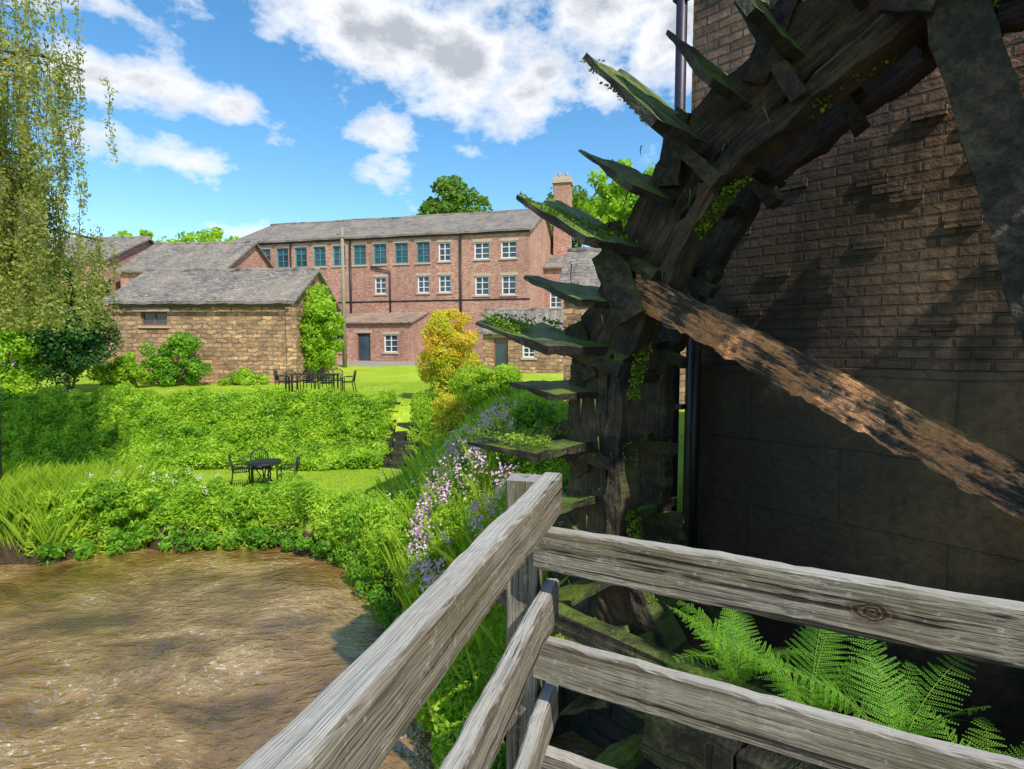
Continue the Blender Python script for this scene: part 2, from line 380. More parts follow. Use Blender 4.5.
# water
m,nt,b=mat_new("river_water")
tc=nd(nt,"ShaderNodeTexCoord"); o=tc.outputs["Object"]
wv=nd(nt,"ShaderNodeTexNoise"); wv.inputs["Scale"].default_value=.3; wv.inputs["Detail"].default_value=2; nt.links.new(o,wv.inputs["Vector"])
va=nd(nt,"ShaderNodeVectorMath",operation='MULTIPLY_ADD'); nt.links.new(wv.outputs["Color"],va.inputs[0]); va.inputs[1].default_value=(1.8,1.8,0); nt.links.new(o,va.inputs[2])
fl=mapping(nt,va.outputs[0],(.8,1.3,1))
a1=noise(nt,fl,.7,3,.55,.3); a2=noise(nt,fl,4.2,3,.5,.4); a3=noise(nt,fl,12,3,.55,.4)
foam_glint=noise(nt,mapping(nt,va.outputs[0],(1.1,1.7,1)),8,5,.75,.6)
c=ramp(nt,mth(nt,'ADD',mth(nt,'MULTIPLY',a1,.75),mth(nt,'MULTIPLY',a2,.25)),[(.36,(.10,.045,.010)),(.5,(.25,.135,.035)),(.64,(.42,.26,.09))])
fm=mth(nt,'MULTIPLY',ramp(nt,foam_glint,[(.56,g(0)),(.64,g(.8))]),ramp(nt,a1,[(.48,g(.04)),(.62,g(1))]))
c=mix(nt,fm,c,(.82,.76,.68))  # pale foam streaks, also painting bright ripple glints into the colour
nt.links.new(c,b.inputs["Base Color"]); b.inputs["Roughness"].default_value=.03; b.inputs["IOR"].default_value=1.5
b.inputs["Specular IOR Level"].default_value=1.0
b.inputs["Coat Weight"].default_value=1; b.inputs["Coat Roughness"].default_value=.02; b.inputs["Coat IOR"].default_value=1.6
h=mth(nt,'ADD',mth(nt,'MULTIPLY',a1,.4),mth(nt,'ADD',mth(nt,'MULTIPLY',a2,.55),mth(nt,'MULTIPLY',a3,.28)))
bn=bump(nt,h,1.0,.10,b); nt.links.new(bn,b.inputs["Coat Normal"])
pydata("river_water",[(-900,-10,0),(12,-10,0),(12,14,0),(-900,14,0)],[(0,1,2,3)],m,uv=False)

# ------------------------------------------------------------------ buildings
def facade(name, W, H, ops, mat, parent, depth=.18, y=0):
    xs=sorted({0,W}|{v for o in ops for v in (o[0],o[1])}); zs=sorted({0,H}|{v for o in ops for v in (o[2],o[3])})
    V=[];F=[]
    def q(a,b,c,d):
        k=len(V); V.extend([a,b,c,d]); F.append((k,k+1,k+2,k+3))
    for i in range(len(xs)-1):
        for j in range(len(zs)-1):
            cx=(xs[i]+xs[i+1])/2; cz=(zs[j]+zs[j+1])/2
            if any(o[0]<cx<o[1] and o[2]<cz<o[3] for o in ops): continue
            q((xs[i],y,zs[j]),(xs[i+1],y,zs[j]),(xs[i+1],y,zs[j+1]),(xs[i],y,zs[j+1]))
    for (a,b2,c,d,*_) in ops:
        e=y+depth
        q((a,y,c),(a,y,d),(a,e,d),(a,e,c)); q((b2,y,c),(b2,e,c),(b2,e,d),(b2,y,d))
        q((a,y,d),(b2,y,d),(b2,e,d),(a,e,d)); q((a,y,c),(a,e,c),(b2,e,c),(b2,y,c))
    return pydata(name,V,F,mat,parent)

def windows(ops, parent, y=0, depth=.14):
    G={};gl=[];sill=[];lin=[]
    for (a,b2,c,d,kind) in ops:
        fr=G.setdefault(kind,[])
        yy=y+depth-.06; t=.08
        gl.append((a,b2,yy+.05,yy+.06,c,d))
        fr+=[(a,a+t,yy,yy+.045,c,d),(b2-t,b2,yy,yy+.045,c,d),(a+t,b2-t,yy,yy+.045,d-t,d),(a+t,b2-t,yy,yy+.045,c,c+t)]
        if kind!='door':
            mx=(a+b2)/2; fr+=[(mx-.03,mx+.03,yy+.004,yy+.041,c+t,d-t)]
            for k in ((1,2) if kind!='brown' else ()):
                zz=c+(d-c)*k/3; fr+=[(a+t,mx-.03,yy+.006,yy+.039,zz-.022,zz+.022),(mx+.03,b2-t,yy+.006,yy+.039,zz-.022,zz+.022)]
            sill.append((a-.1,b2+.1,y-.07,y+.05,c-.11,c-.002))
        lin.append((a-.12,b2+.12,y-.02,y+.05,d+.002,d+.2))
    boxes("glass",gl,M_glass,parent)
    for k,fr in G.items(): boxes(k+"_frames",fr,{'teal':M_teal,'white':M_white,'door':M_brown,'brown':M_brown}[k],parent)
    if sill: boxes("sills",sill,M_lintel,parent)
    boxes("lintels",lin,M_lintel,parent)

def gable_shell(parent,W,Dp,H,RH,wallmat,roofmat,front_ops=(),over=.25,th=.12):
    facade("front_wall",W,H,list(front_ops),wallmat,parent)
    V=[(W,0,0),(W,Dp,0),(W,Dp,H),(W,0,H),(W,Dp/2,H+RH), (0,0,0),(0,Dp,0),(0,Dp,H),(0,0,H),(0,Dp/2,H+RH)]
    F=[(0,1,2,4,3),(5,8,9,7,6),(6,7,2,1)]
    pydata("side_and_back_walls",V,F,wallmat,parent)
    def slope(nm,sgn):
        y0=-over if sgn>0 else Dp+over; z0=H-over*RH/(Dp/2)+.03; y1=Dp/2; z1=H+RH+.03
        n=40; V=[];F=[]
        for i in range(n+1):
            x=-over+(W+2*over)*i/n; s=.03*math.sin(i*.55)+.03*math.sin(i*1.7+W)
            V+=[(x,y0,z0+s*.5),(x,y1,z1+s),(x,y1,z1+th+s),(x,y0,z0+th+s*.5)]
        for i in range(n):
            a=i*4; b=a+4
            for k in range(4): F.append((a+k,a+(k+1)%4,b+(k+1)%4,b+k))
        F+=[(0,3,2,1),(n*4,n*4+1,n*4+2,n*4+3)]
        pydata(nm,V,F,roofmat,parent)
    slope("front_roof_slope",1); slope("back_roof_slope",-1)
    tubes("ridge_tiles",[[(-over+(W+2*over)*i/12,Dp/2,H+RH+.12+.03*math.sin(i*1.9),.13) for i in range(13)]],roofmat,parent)

mill=empty("brick_mill",(-21.4,43.5,3.2),math.atan2(-.236,.972))
WT=[2.8,4.35,5.9,7.45,9.05,10.7,12.3,13.95,15.6]
ops=[(x-.5,x+.5,7.15,8.6,'teal') for x in WT]
ops+=[(16.75,17.65,7.2,8.5,'white')]+[(x-.55,x+.55,7.25,8.4,'white') for x in (19.9,21.8)]
ops+=[(x-.45,x+.45,5.05,6.25,'white') for x in (12.3,15.6,17.2)]+[(x-.5,x+.5,4.8,6.1,'white') for x in (19.9,21.8)]
ops+=[(x-.45,x+.45,4.95,6.1,'teal') for x in (4.35,7.45)]
ops+=[(x-.5,x+.5,1.2,2.5,'white') for x in (3.2,6.2,17.3,20.9)]
gable_shell(mill,23.26,10,9.1,2.3,M_brick,M_slate,ops)
windows(ops,mill)
tubes("downpipes",[[(10.0,-.09,0,.07),(10.0,-.09,8.9,.07)],[(18.4,-.09,0,.07),(18.4,-.09,8.9,.07)],[(13.1,-.09,2.9,.05),(13.1,-.09,6.6,.05),(11.6,-.09,7,.05)],[(5.1,-.09,0,.06),(5.1,-.09,8.9,.06)]],M_iron,mill)
boxes("string_course_and_gutter",[(0,23.26,-.16,-.02,8.93,9.05),(0,23.26,-.03,-.0,4.45,4.55)],M_iron,mill)
lops=[(.8,1.8,.9,2.1,'teal'),(2.6,3.6,.02,2.2,'door'),(4.6,5.6,.9,2.1,'white')]
lean=empty("lean_to",(9.2,-2.6,0)); lean.parent=mill
facade("wall",6.6,2.9,lops,M_brick,lean); windows(lops,lean)
pydata("sides",[(0,0,0),(0,2.59,0),(0,2.59,3.6),(0,0,2.9),(6.6,0,0),(6.6,2.59,0),(6.6,2.59,3.6),(6.6,0,2.9)],[(0,3,2,1),(4,5,6,7)],M_brick,lean)
pydata("roof",[(-.15,-.2,2.92),(6.75,-.2,2.92),(6.75,2.58,3.72),(-.15,2.58,3.72),(-.15,-.2,2.84),(6.75,-.2,2.84),(6.75,2.58,3.62),(-.15,2.58,3.62)],[(0,1,2,3),(4,7,6,5),(0,4,5,1),(1,5,6,2),(0,3,7,4)],M_brick2,lean)
stack=empty("brick_chimney",(4.1,46,3.2),-.24)
boxes("stack",[(-.65,.65,-.65,.65,0,14.2)],M_brick,stack)
boxes("cap",[(-.78,.78,-.78,.78,14.2,14.45),(-.7,.7,-.7,.7,14.45,14.7)],M_lintel,stack)
tubes("pots",[[(-.3,0,14.7,.14),(-.3,0,15.2,.11)],[(.3,0,14.7,.14),(.3,0,15.2,.11)]],M_brick2,stack)
blk=empty("brick_workshop",(1.9,43,3.2),-.24)
o3=[(1,1.9,4.2,5.4,'white'),(3,3.9,4.2,5.4,'white')]
gable_shell(blk,9,7,7.2,1.5,M_brick,M_slate,o3); windows(o3,blk)

cot=empty("stone_cottage",(-19.0,26.6,2.55),R(-1.5))
cops=[(1.5,2.75,2.95,3.6,'brown')]
gable_shell(cot,8.7,6.2,4.05,1.75,M_stone,M_slate,cops,over=.22)
windows(cops,cot)
box("gutter",0,8.7,-.33,-.23,3.83,3.9,M_iron,cot)
boxes("buttresses",[(-.25,.2,-.12,-.005,0,3.8),(8.45,8.9,-.12,-.005,0,3.8)],M_stone,cot)
h1=empty("slate_roofed_house",(-25.6,37,3.2),R(-6))
o1=[(1.2,2.1,3.4,4.6,'white'),(4,4.9,3.4,4.6,'white')]
gable_shell(h1,7.2,7,6.2,2.2,M_brick,M_slate,o1); windows(o1,h1)
h2=empty("brick_house",(-32.5,37,3.2),R(-3))
gable_shell(h2,6.2,8,6.9,2.0,M_brick,M_slate,o1[:1]); windows(o1[:1],h2)
h3=empty("stone_shed",(-1.6,31,3.0),R(-8))
o2=[(.6,1.4,.02,2.0,'door'),(2.2,2.9,.9,1.7,'white')]
gable_shell(h3,4.6,4,2.3,1.2,M_stone,M_slate,o2); windows(o2,h3)
h4=empty("stone_house",(1.7,18.5,2.6),R(-14))
o4=[(.7,1.5,1.9,2.9,'white'),(2.6,3.4,1.9,2.9,'white'),(.9,1.8,.02,1.5,'door')]
gable_shell(h4,7.5,5,3.7,1.6,M_stone,M_slate,o4); windows(o4,h4)

wh=empty("wheelhouse",tuple(HUB),WA)
ZB=-HUB[2]-.8
V=[(-2.97,1.5,ZB),(9,1.5,ZB),(9,9,ZB),(-2.97,9,ZB)]; top=7.6
V+=[(x,y,top) for x,y,_ in V]
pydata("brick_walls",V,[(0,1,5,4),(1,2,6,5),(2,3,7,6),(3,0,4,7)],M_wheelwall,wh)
pydata("roof",[(-3.3,1.2,top),(9.2,1.2,top),(9.2,9.3,top),(-3.3,9.3,top),(-3.3,5.2,top+2.6),(9.2,5.2,top+2.6)],[(0,1,5,4),(2,3,4,5),(0,4,3),(1,2,5)],M_slate,wh)
box("sun_blocker_walls",3.6,9,-1.7,1.49,ZB,4.9,M_wheelwall,wh)  # unseen wing and its roof, added to keep sun off the wheel wall
pydata("sun_blocker_roof",[(3.4,-1.9,4.9),(9.2,-1.9,4.9),(9.2,1.49,5.6),(3.4,1.49,5.6)],[(0,1,2,3)],M_slate,wh)
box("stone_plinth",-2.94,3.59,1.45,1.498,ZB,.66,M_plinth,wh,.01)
# a few individually projecting / eroded bricks so the wall is not a flat sheet
pb=[]
for i in range(170):
    r_=rng.integers(0,60); z=.70+r_*.083; x=-2.8+.235*rng.integers(0,26)+(.1175 if r_%2 else 0)
    if x+.22<3.5: pb.append((x,x+.222,1.485-rng.uniform(0,.014),1.499,z+.004,z+.076))
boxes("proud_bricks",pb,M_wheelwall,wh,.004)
tubes("drainpipe",[[(-3.06,1.44,ZB+2,.055),(-3.06,1.44,7.5,.055)],[(-2.9,1.42,4.9,.05),(-3.4,1.40,4.7,.05)]],M_pipe,wh,12)
tubes("waste_pipe",[[(-2.80,1.36,ZB+2.4,.06),(-2.80,1.36,.95,.06),(-2.80,1.6,1.05,.06)]],M_iron,wh,12)
boxes("pipe_brackets",[(-3.14,-2.95,1.40,1.499,z,z+.05) for z in (.2,2.2,4.2)],M_pipe,wh)

# ------------------------------------------------------------------ water wheel
ww=empty("water_wheel",tuple(HUB),WA)
def ring(name,r0,r1,y0,y1,mat,nr=5):
    n=240; seg=12; V=[];F=[];UV=[]
    prof=[(i/nr,0) for i in range(nr)]+[(1,0),(1,1)]+[(1-i/nr,1) for i in range(1,nr)]+[(0,1)]
    L=len(prof)
    for i in range(n):
        ph=2*math.pi*i/n; a=(ph+.26)%(2*math.pi/seg)-math.pi/seg; k=math.cos(math.pi/seg)/math.cos(a)
        ed=abs(abs(a)-math.pi/seg)
        w1=.015*math.sin(ph*23)+.012*math.sin(ph*41+1)+rng.normal(0,.008); w0=.015*math.sin(ph*29+2)+rng.normal(0,.008)
        if ed<.02: w1-=.04; w0+=.03
        lap=.022*(1 if int((ph+.26)/(2*math.pi/seg))%2 else -1)
        for (s,t) in prof:
            r=r0+w0+(r1+w1-r0-w0)*s
            rr=r*(.15+.85*k)*1.02; V.append((-rr*math.cos(ph),y0+(y1-y0)*t+lap+rng.normal(0,.003),rr*math.sin(ph))); UV.append((ph*3,r+t*.3))
    for i in range(n):
        a=i*L; b=((i+1)%n)*L
        for k in range(L): F.append((a+k,b+k,b+(k+1)%L,a+(k+1)%L))
    o=pydata(name,V,F,mat,ww,uv=False)
    l=o.data.uv_layers.new(name="UVMap")
    for i,lp in enumerate(o.data.loops): l.data[i].uv=UV[lp.vertex_index]
    return roughen(o,1,.03,.12)
ring("near_rim",2.80,3.2,-.08,.08,M_rim); ring("far_rim",2.80,3.2,.80,.94,M_rim)
ring("near_inner_band",2.64,2.77,-.13,.13,M_rim,3)

def rough_board(P0,U,Vv,Wv,nu,nv,amp,rag):
    verts=[];faces=[]
    P0,U,Vv,Wv=map(np.array,(P0,U,Vv,Wv))
    rg=rng.normal(0,rag,nv+1); rg=np.convolve(rg,[.25,.5,.25],'same')
    for side in (0,1):
        for i in range(nu+1):
            for j in range(nv+1):
                s=i/nu; 
                p=P0+U*s*(1+rg[j]*(s>.5))+Vv*(j/nv)+Wv*(side-.5)*(1-.5*s)
                verts.append(p+rng.normal(0,amp,3))
    def id(s,i,j): return s*(nu+1)*(nv+1)+i*(nv+1)+j
    for i in range(nu):
        for j in range(nv):
            faces.append((id(0,i,j),id(0,i,j+1),id(0,i+1,j+1),id(0,i+1,j))); faces.append((id(1,i,j),id(1,i+1,j),id(1,i+1,j+1),id(1,i,j+1)))
    for i in range(nu):
        faces.append((id(0,i,0),id(0,i+1,0),id(1,i+1,0),id(1,i,0))); faces.append((id(0,i,nv),id(1,i,nv),id(1,i+1,nv),id(0,i+1,nv)))
    for j in range(nv):
        faces.append((id(0,0,j),id(1,0,j),id(1,0,j+1),id(0,0,j+1))); faces.append((id(0,nu,j),id(0,nu,j+1),id(1,nu,j+1),id(1,nu,j)))
    return verts,faces
def add(VF,acc):
    v,f=VF; k=len(acc[0]); acc[0].extend(v); acc[1].extend([tuple(i+k for i in q) for q in f])
fl=([],[]); st=([],[])
NF=24
for i in range(NF):
    for row,(y0,y1,off,ro) in enumerate(((-.80,.02,1.5,3.76),(.10,1.15,1.5+rng.normal(0,.8),3.60),(-.62,.5,8.5,3.50))):
        ph=R(15*i+off+rng.normal(0,.9)); c,s=math.cos(ph),math.sin(ph)
        er=np.array((-c,0,s)); et=np.array((s,0,c))
        rr=ro-abs(rng.normal(0,.08))
        P0=er*2.90+np.array((0,y0,0)); U=er*(rr-2.90)
        add(rough_board(P0,U,(0,y1-y0,0),et*(.062 if row!=2 else .05),5,9,.005,.11),fl)
        if row==2: continue
        yc=-.02 if row==0 else .9
        add(rough_board(er*2.66+np.array((0,yc-.2,0))-et*.09,er*.80,(0,.11,0),et*.10,5,2,.006,.02),st)
roughen(pydata("float_boards",*fl,M_float,ww,uv=False),1,.02,.09); roughen(pydata("float_starts",*st,M_wet,ww,uv=False),1,.02,.08)

def beam(acc,p0,p1,w,h,amp,n=26,taper=0):
    p0,p1=np.array(p0,float),np.array(p1,float); t=unit(p1-p0); side=np.array((0,1.,0)); up=unit(np.cross(side,t))
    V=[];F=[]; m=4
    prof=[]
    for k in range(m): prof.append((-1+2*k/m,-1))
    for k in range(m): prof.append((1,-1+2*k/m))
    for k in range(m): prof.append((1-2*k/m,1))
    for k in range(m): prof.append((-1,1-2*k/m))
    L=len(prof)
    for i in range(n+1):
        p=p0+(p1-p0)*i/n; q=1-taper*(i/n)
        lo=rng.normal(0,amp*.8,2)
        for a,b in prof:
            V.append(p+side*(a*w/2*q)+up*(b*h/2*q+lo[0]*(1 if b>0 else .3))+rng.normal(0,amp,3)*.5)
    for i in range(n):
        for k in range(L): F.append((i*L+k,i*L+(k+1)%L,(i+1)*L+(k+1)%L,(i+1)*L+k))
    F.append(tuple(reversed(range(L)))); F.append(tuple(n*L+k for k in range(L)))
    add((V,F),acc)
pol=lambda r,d,y:(-r*math.cos(R(d)),y,r*math.sin(R(d)))
def spoke(name,d0,d1,y,w,h,mat,amp,n,r0=.2,r1=3.0):
    a=Vector(pol(r0,d0,y)); b_=Vector(pol(r1,d1,y)); L=(b_-a).length
    acc=([],[]); beam(acc,(0,0,0),(L,0,0),w,h,amp,n)
    o=pydata(name,*acc,mat,ww,uv=False)
    x=(b_-a).normalized(); yv=Vector((0,1,0)); z=x.cross(yv).normalized()
    if z.z<0: yv=-yv; z=-z
    o.matrix_local=Matrix.Translation(a)@Matrix((x,yv,z)).transposed().to_4x4()
    return o
roughen(spoke("rotting_spoke",25,27.0,-.16,.13,.22,M_spoke,.008,60,.2,2.80),1,.04,.08)
for d in (75,120,165,210): roughen(spoke("dark_spoke",d,d,-.16,.14,.24,M_wet,.006,26),1,.02,.1)
for d in (75,120,165,210): roughen(spoke("far_spoke",d,d,.9,.14,.22,M_wet,.006,26),1,.02,.1)
gp=([],[])
for d in (27,75,120): beam(gp,pol(2.66,d-4,-.27),pol(3.1,d+3,-.27),.05,.24,.006,8)
for k in range(24): beam(gp,pol(3.0,15*k-4,-.11),pol(3.28,15*k+3,-.11),.05,.17,.006,5)
roughen(pydata("gusset_plates",*gp,M_wet,ww,uv=False),1,.02,.08)
tubes("axle",[[(0,-.5,0,.16),(0,1.49,0,.16)]],M_wet,ww,12)
tubes("hub_bosses",[[(0,-.3,0,.26),(0,.05,0,.26)],[(0,.75,0,.4),(0,1.05,0,.4)]],M_wet,ww,16)
ct=([],[])
for k in range(12):
    x,_,z=pol(2.95,30*k+12,0)
    add(rough_board((x-.06,.09,z-.05),(.12,0,0),(0,.70,0),(0,0,.11),2,6,.008,0),ct)
pydata("cross_ties",*ct,M_wet,ww,uv=False)
P=[];N=[]
for i in range(46000):
    ph=rng.uniform(-.7,1.6); k=rng.random()
    if k<.3: r=rng.choice([2.64,3.2]); y=rng.uniform(-.1,.1)
    else:
        r=rng.uniform(2.95,3.70); ph=R(round((math.degrees(ph)-1.5)/15)*15+1.5)+.034/r+rng.normal(0,.004); y=rng.uniform(-.78,.0)
    P.append((-r*math.cos(ph)+rng.normal(0,.008),y,r*math.sin(ph)+rng.normal(0,.008))); N.append((0,0,1))
P=np.array(P); keep=(np.sin(P[:,0]*9)+np.sin(P[:,2]*11+1)+np.sin(P[:,1]*6))>.0
quads("moss_tufts",leaves(P[keep],np.array(N)[keep],.026,.016,.8),F_moss,parent=ww)
hg=[]
for i in range(110):
    ph=rng.uniform(-.5,1.0); r=rng.choice([2.64,2.8,3.2,3.4]); y=rng.uniform(-.5,.9); ln=rng.uniform(.05,.2)
    x=-r*math.cos(ph); z=r*math.sin(ph); hg.append([(x,y,z,.005),(x+rng.normal(0,.02),y,z-ln*.6,.003),(x+rng.normal(0,.03),y,z-ln,.0015)])
tubes("hanging_roots",hg,M_float,ww,4)

pw=empty("wheel_pit_wall",tuple(HUB),WA)
bl=[]; zz=ZB
while zz<-.98:
    hgt=rng.uniform(.2,.28); x=-1.55+rng.uniform(-.08,.08)
    while x<3.3:
        L=rng.uniform(.4,.9); bl.append((x,x+L-.015,-1.38+rng.uniform(-.03,.03),-.96+rng.uniform(-.02,.02),zz,zz+hgt-.012)); x+=L
    zz+=hgt
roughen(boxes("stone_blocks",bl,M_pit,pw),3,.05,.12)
roughen(boxes("fallen_beams",[(-3.2,1.0,-.93,-.80,-1.10,-.97),(-2.8,.6,-.80,-.72,-1.5,-1.35)],M_wet,pw),4,.04,.08)
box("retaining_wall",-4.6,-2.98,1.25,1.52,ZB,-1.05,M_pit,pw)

# ------------------------------------------------------------------ ferns
def fern(name,base,nf,L,seed):
    r=np.random.default_rng(seed); Qs=[]
    e=empty(name,tuple(base)); stems=[]
    for f in range(nf):
        an=2*math.pi*f/nf+r.uniform(-.35,.35); l=L*r.uniform(.7,1.12); ln_=r.uniform(.35,.95)
        dx,dy=math.cos(an),math.sin(an); n=24; pts=[]; bx,by=r.normal(0,.10,2)
        for i in range(n+1):
            s=i/n; h=l*(1.0*s-.58*ln_*s*s); rd=l*(.18*s+.60*ln_*s*s)
            pts.append(np.array((dx*rd+bx*s*s*l,dy*rd+by*s*s*l,h)))
        stems.append([(*p,.0035*(1-.8*i/n)) for i,p in enumerate(pts)])
        for i in range(3,n):
            t=unit(pts[i+1]-pts[i]); sd=unit(np.cross(t,(0,0,1))+1e-4); up=np.cross(sd,t)
            s=i/n; pl=l*.27*min(1,(s-.06)*3.2)*(1-s)**.65*r.uniform(.85,1.1)+.006
            for sg in (-1,1):
                dr=r.uniform(-.10,.35)
                d=unit(sd*sg+t*.42-up*dr); m=max(3,int(pl/.0085))
                wv=unit(np.cross(up,d))
                for k in range(m):
                    u=k/m; c=pts[i]+d*pl*(u+.5/m)-up*.12*pl*u*u
                    ll=(.0088*(1-u)**.7+.0016)*min(1.3,l/.5)
                    for s2 in (-1,1):
                        a=unit(wv*s2+d*.7)*ll; bb=unit(d)*.0030
                        Qs.append([c-bb,c+a*.6-bb*.8,c+a,c+a*.4+bb])
    tubes("stems",stems,M_fernstem,e,5); quads("fronds",np.array(Qs),F_fern,parent=e)
def wl(q,m,z):
    return (HUB[0]-.7*q+.714*m, HUB[1]+.714*q+.7*m, z)
for i,(q,mm,z,n,L) in enumerate([(1.25,-1.12,2.90,10,.66),(.90,-1.2,2.93,9,.68),(.58,-1.22,2.92,10,.66),(.3,-1.2,2.88,8,.52),(1.5,-1.1,2.7,7,.35)]):
    fern("fern" ,wl(q,mm,z),n,L,i+3)

# ------------------------------------------------------------------ fence
def plank(name,p0,p1,w,h,mat,parent,wav=.0012):
    p0=Vector(p0); p1=Vector(p1); L=(p1-p0).length; n=60
    V=[];F=[]
    r=np.random.default_rng(len(bpy.data.objects))
    def walk(): 
        e=np.cumsum(r.normal(0,wav,n+1)); return e-np.linspace(e[0],e[-1],n+1)
    e=walk(); e2=walk(); e3=walk()
    c=.007
    prof=[(-w/2+c,-h/2),(w/2-c,-h/2),(w/2,-h/2+c),(w/2,h/2-c),(w/2-c,h/2),(-w/2+c,h/2),(-w/2,h/2-c),(-w/2,-h/2+c)]
    for i in range(n+1):
        for a,b in prof: V.append((L*i/n,a+e3[i]+r.normal(0,.0007),b+(e[i] if b>0 else e2[i])+r.normal(0,.0009)))
    for i in range(n):
        for k in range(8): F.append((i*8+k,(i+1)*8+k,(i+1)*8+(k+1)%8,i*8+(k+1)%8))
    F.append(tuple(range(8))); F.append(tuple(n*8+k for k in reversed(range(8))))
    o=pydata(name,V,F,mat,parent,uv=False)
    x=(p1-p0).normalized(); z0=Vector((0,0,1)); y=z0.cross(x).normalized(); z=x.cross(y)
    o.matrix_local=Matrix.Translation(p0)@Matrix((x,y,z)).transposed().to_4x4()
    return o
fn=empty("timber_fence",(0,0,0))
ld=Vector((-.40,-1.37,0)).normalized()
PL=Vector((.15,2.03,0))
def lrail(nm,drop,w=.07): 
    p=PL+Vector((0,0,EYE-drop-.07)); return plank(nm,p,p+ld*2.6,w,.145,M_wood,fn)
lrail("top_rail_left",.47); lrail("middle_rail_left",.87,.05); lrail("bottom_rail_left",1.27,.05)
rd=Vector((1.09,-.575,0)).normalized(); PR=Vector((.085,1.90,0))
for nm,dr,mt in (("top_rail_right",.625,M_woodk),("middle_rail_right",1.02,M_wood),("bottom_rail_right",1.42,M_wood)):
    p=PR+Vector((0,0,EYE-dr-.07)); plank(nm,p,p+rd*2.4,.05,.145,mt,fn)
def post(nm,x,y,z0,z1,s,rz): 
    o=plank(nm,(0,0,0),(z1-z0,0,0),s,s,M_wood,fn,.0006)
    o.matrix_local=Matrix.Translation((x,y,z0))@Matrix.Rotation(rz,4,'Z')@Matrix.Rotation(R(-90),4,'Y')
post("corner_post",.045,2.045,1.6,EYE-.49,.115,R(-14))
post("post_right",2.03,.93,2.2,EYE-.55,.1,R(-28)); post("post_left",-.53,.1,2.2,EYE-.47,.1,R(-14))
dk=empty("timber_deck",(0,0,0))
for i in range(20):
    q0=PL+ld*(.25+i*.152)+Vector((.05,0,2.96)); plank("board_%d"%i,q0,q0+rd*2.6,.14,.04,M_wood,dk)
plank("joist",(PL.x+ld.x*.25,PL.y+ld.y*.25,2.82),(PL.x+ld.x*3.4,PL.y+ld.y*3.4,2.82),.1,.2,M_wood,dk)

# ------------------------------------------------------------------ vegetation
def on_ground(n,x0,x1,y0,y1): 
    x=rng.uniform(x0,x1,n); y=rng.uniform(y0,y1,n); return x,y
def mass(name,items,mat,leafL,leafW,jit=.8):
    Qs=[]
    for (c,r,nl,lr,n) in items:
        P,N=cloud(c,r,nl,lr,n); Qs.append(leaves(P,N,leafL,leafW,jit))
    return quads(name,np.concatenate(Qs),mat)
def carpet(name,x,y,h0,h1,mat,L,W,f=2.6):
    """continuous ground cover of stems and leaves with uneven height"""
    z=height(x,y)
    hh=h0+(h1-h0)*(.5+.28*np.sin(x*f+1.3*np.sin(y*1.9))+.22*np.sin(y*f*1.7+x*1.1)+.2*np.sin(x*7.1+y*5.3))
    t=rng.random(len(x))**.5
    P=np.stack([x,y,z+hh*t],-1)
    return quads(name,leaves(P,np.zeros_like(P)+(0,-.25,.9),L,W,.55),mat)
it=[];it2=[]
for x in np.arange(-10.2,-3.1,.30):
    yb=float(np.interp(x,XS,YS)); hh=.80+.14*math.sin(x*1.9)+rng.uniform(-.08,.12)+(.3 if x<-8.2 else 0)
    y=yb+.3+rng.uniform(0,.3)
    (it if rng.random()<.35 else it2).append(((x,y,.35+hh*.45),(.42,.40,hh*.6),16,.15,1700))
for x in np.arange(-9.8,-3.4,.5):
    yb=float(np.interp(x,XS,YS)); it.append(((x,yb-.08,.25),(.35,.25,.25),6,.15,600))
for i in range(12):
    x=rng.uniform(-9.8,-7.9); y=rng.uniform(12.8,14.6); it2.append(((x,y,1.0),(.5,.5,.5),12,.18,1100))
mass("riverside_plants",it,F_bank,.10,.045); mass("riverside_nettles",it2,F_bright,.11,.038)
it=[];it2=[]
for k in range(150):
    x=rng.uniform(-19,-4.1); y=rng.uniform(17.2,19.3); z=float(height(x,y))
    (it if rng.random()<.75 else it2).append(((x,y,z+.12),(.42,.34,.26+rng.uniform(0,.16)),9,.14,500))
mass("border_plants",it,F_bright,.12,.05); mass("border_shrubs",it2,F_bank,.13,.055)
x,y=on_ground(85000,-19.5,-4.0,16.9,19.5); carpet("border_ground_cover",x,y,.2,.55,F_bright,.13,.042)
x=rng.uniform(-10.2,-3.2,26000); y=np.interp(x,XS,YS)+rng.uniform(-.05,1.1,26000); carpet("riverside_ground_cover",x,y,.3,.75,F_bright,.12,.03,3.3)
it=[];it2=[]
k=0
while k<110:
    x=rng.uniform(-3.4,1.4); y=rng.uniform(4.9,19.3)
    q,mm=qm(x,y); z=float(height(x,y))
    if z<.12 or (q<4.35 and mm<1.7): continue
    if x>-.2 and y<9 and mm<2.2 and rng.random()<.5: continue
    if x<-2.5 and 12.9<y<18: continue
    near = y<9
    s=.28 if near else .42
    hh=(.28 if near else .36)+rng.uniform(0,.16)
    (it if rng.random()<.2 else it2).append(((x,y,z+hh*.4),(s,s,hh),12,s*.4,1800 if near else 1100)); k+=1
for k in range(16):
    x=rng.uniform(-1.2,-.2); y=np.interp(x,XS,YS)+rng.uniform(.1,.7); z=float(height(x,y)); 
    it2.append(((x,y,max(.25,z)+.15),(.25,.22,.3),9,.13,1500))
for k in range(9):
    x=rng.uniform(-3.6,-1.4); y=np.interp(x,XS,YS)+.05; it.append(((x,y,.3),(.3,.22,.28),9,.14,900))
mass("slope_plants",it,F_bank,.075,.03); mass("slope_nettles",it2,F_bright,.085,.028)
x,y=on_ground(110000,-3.4,1.2,4.9,19.5); q,mm=qm(x,y)
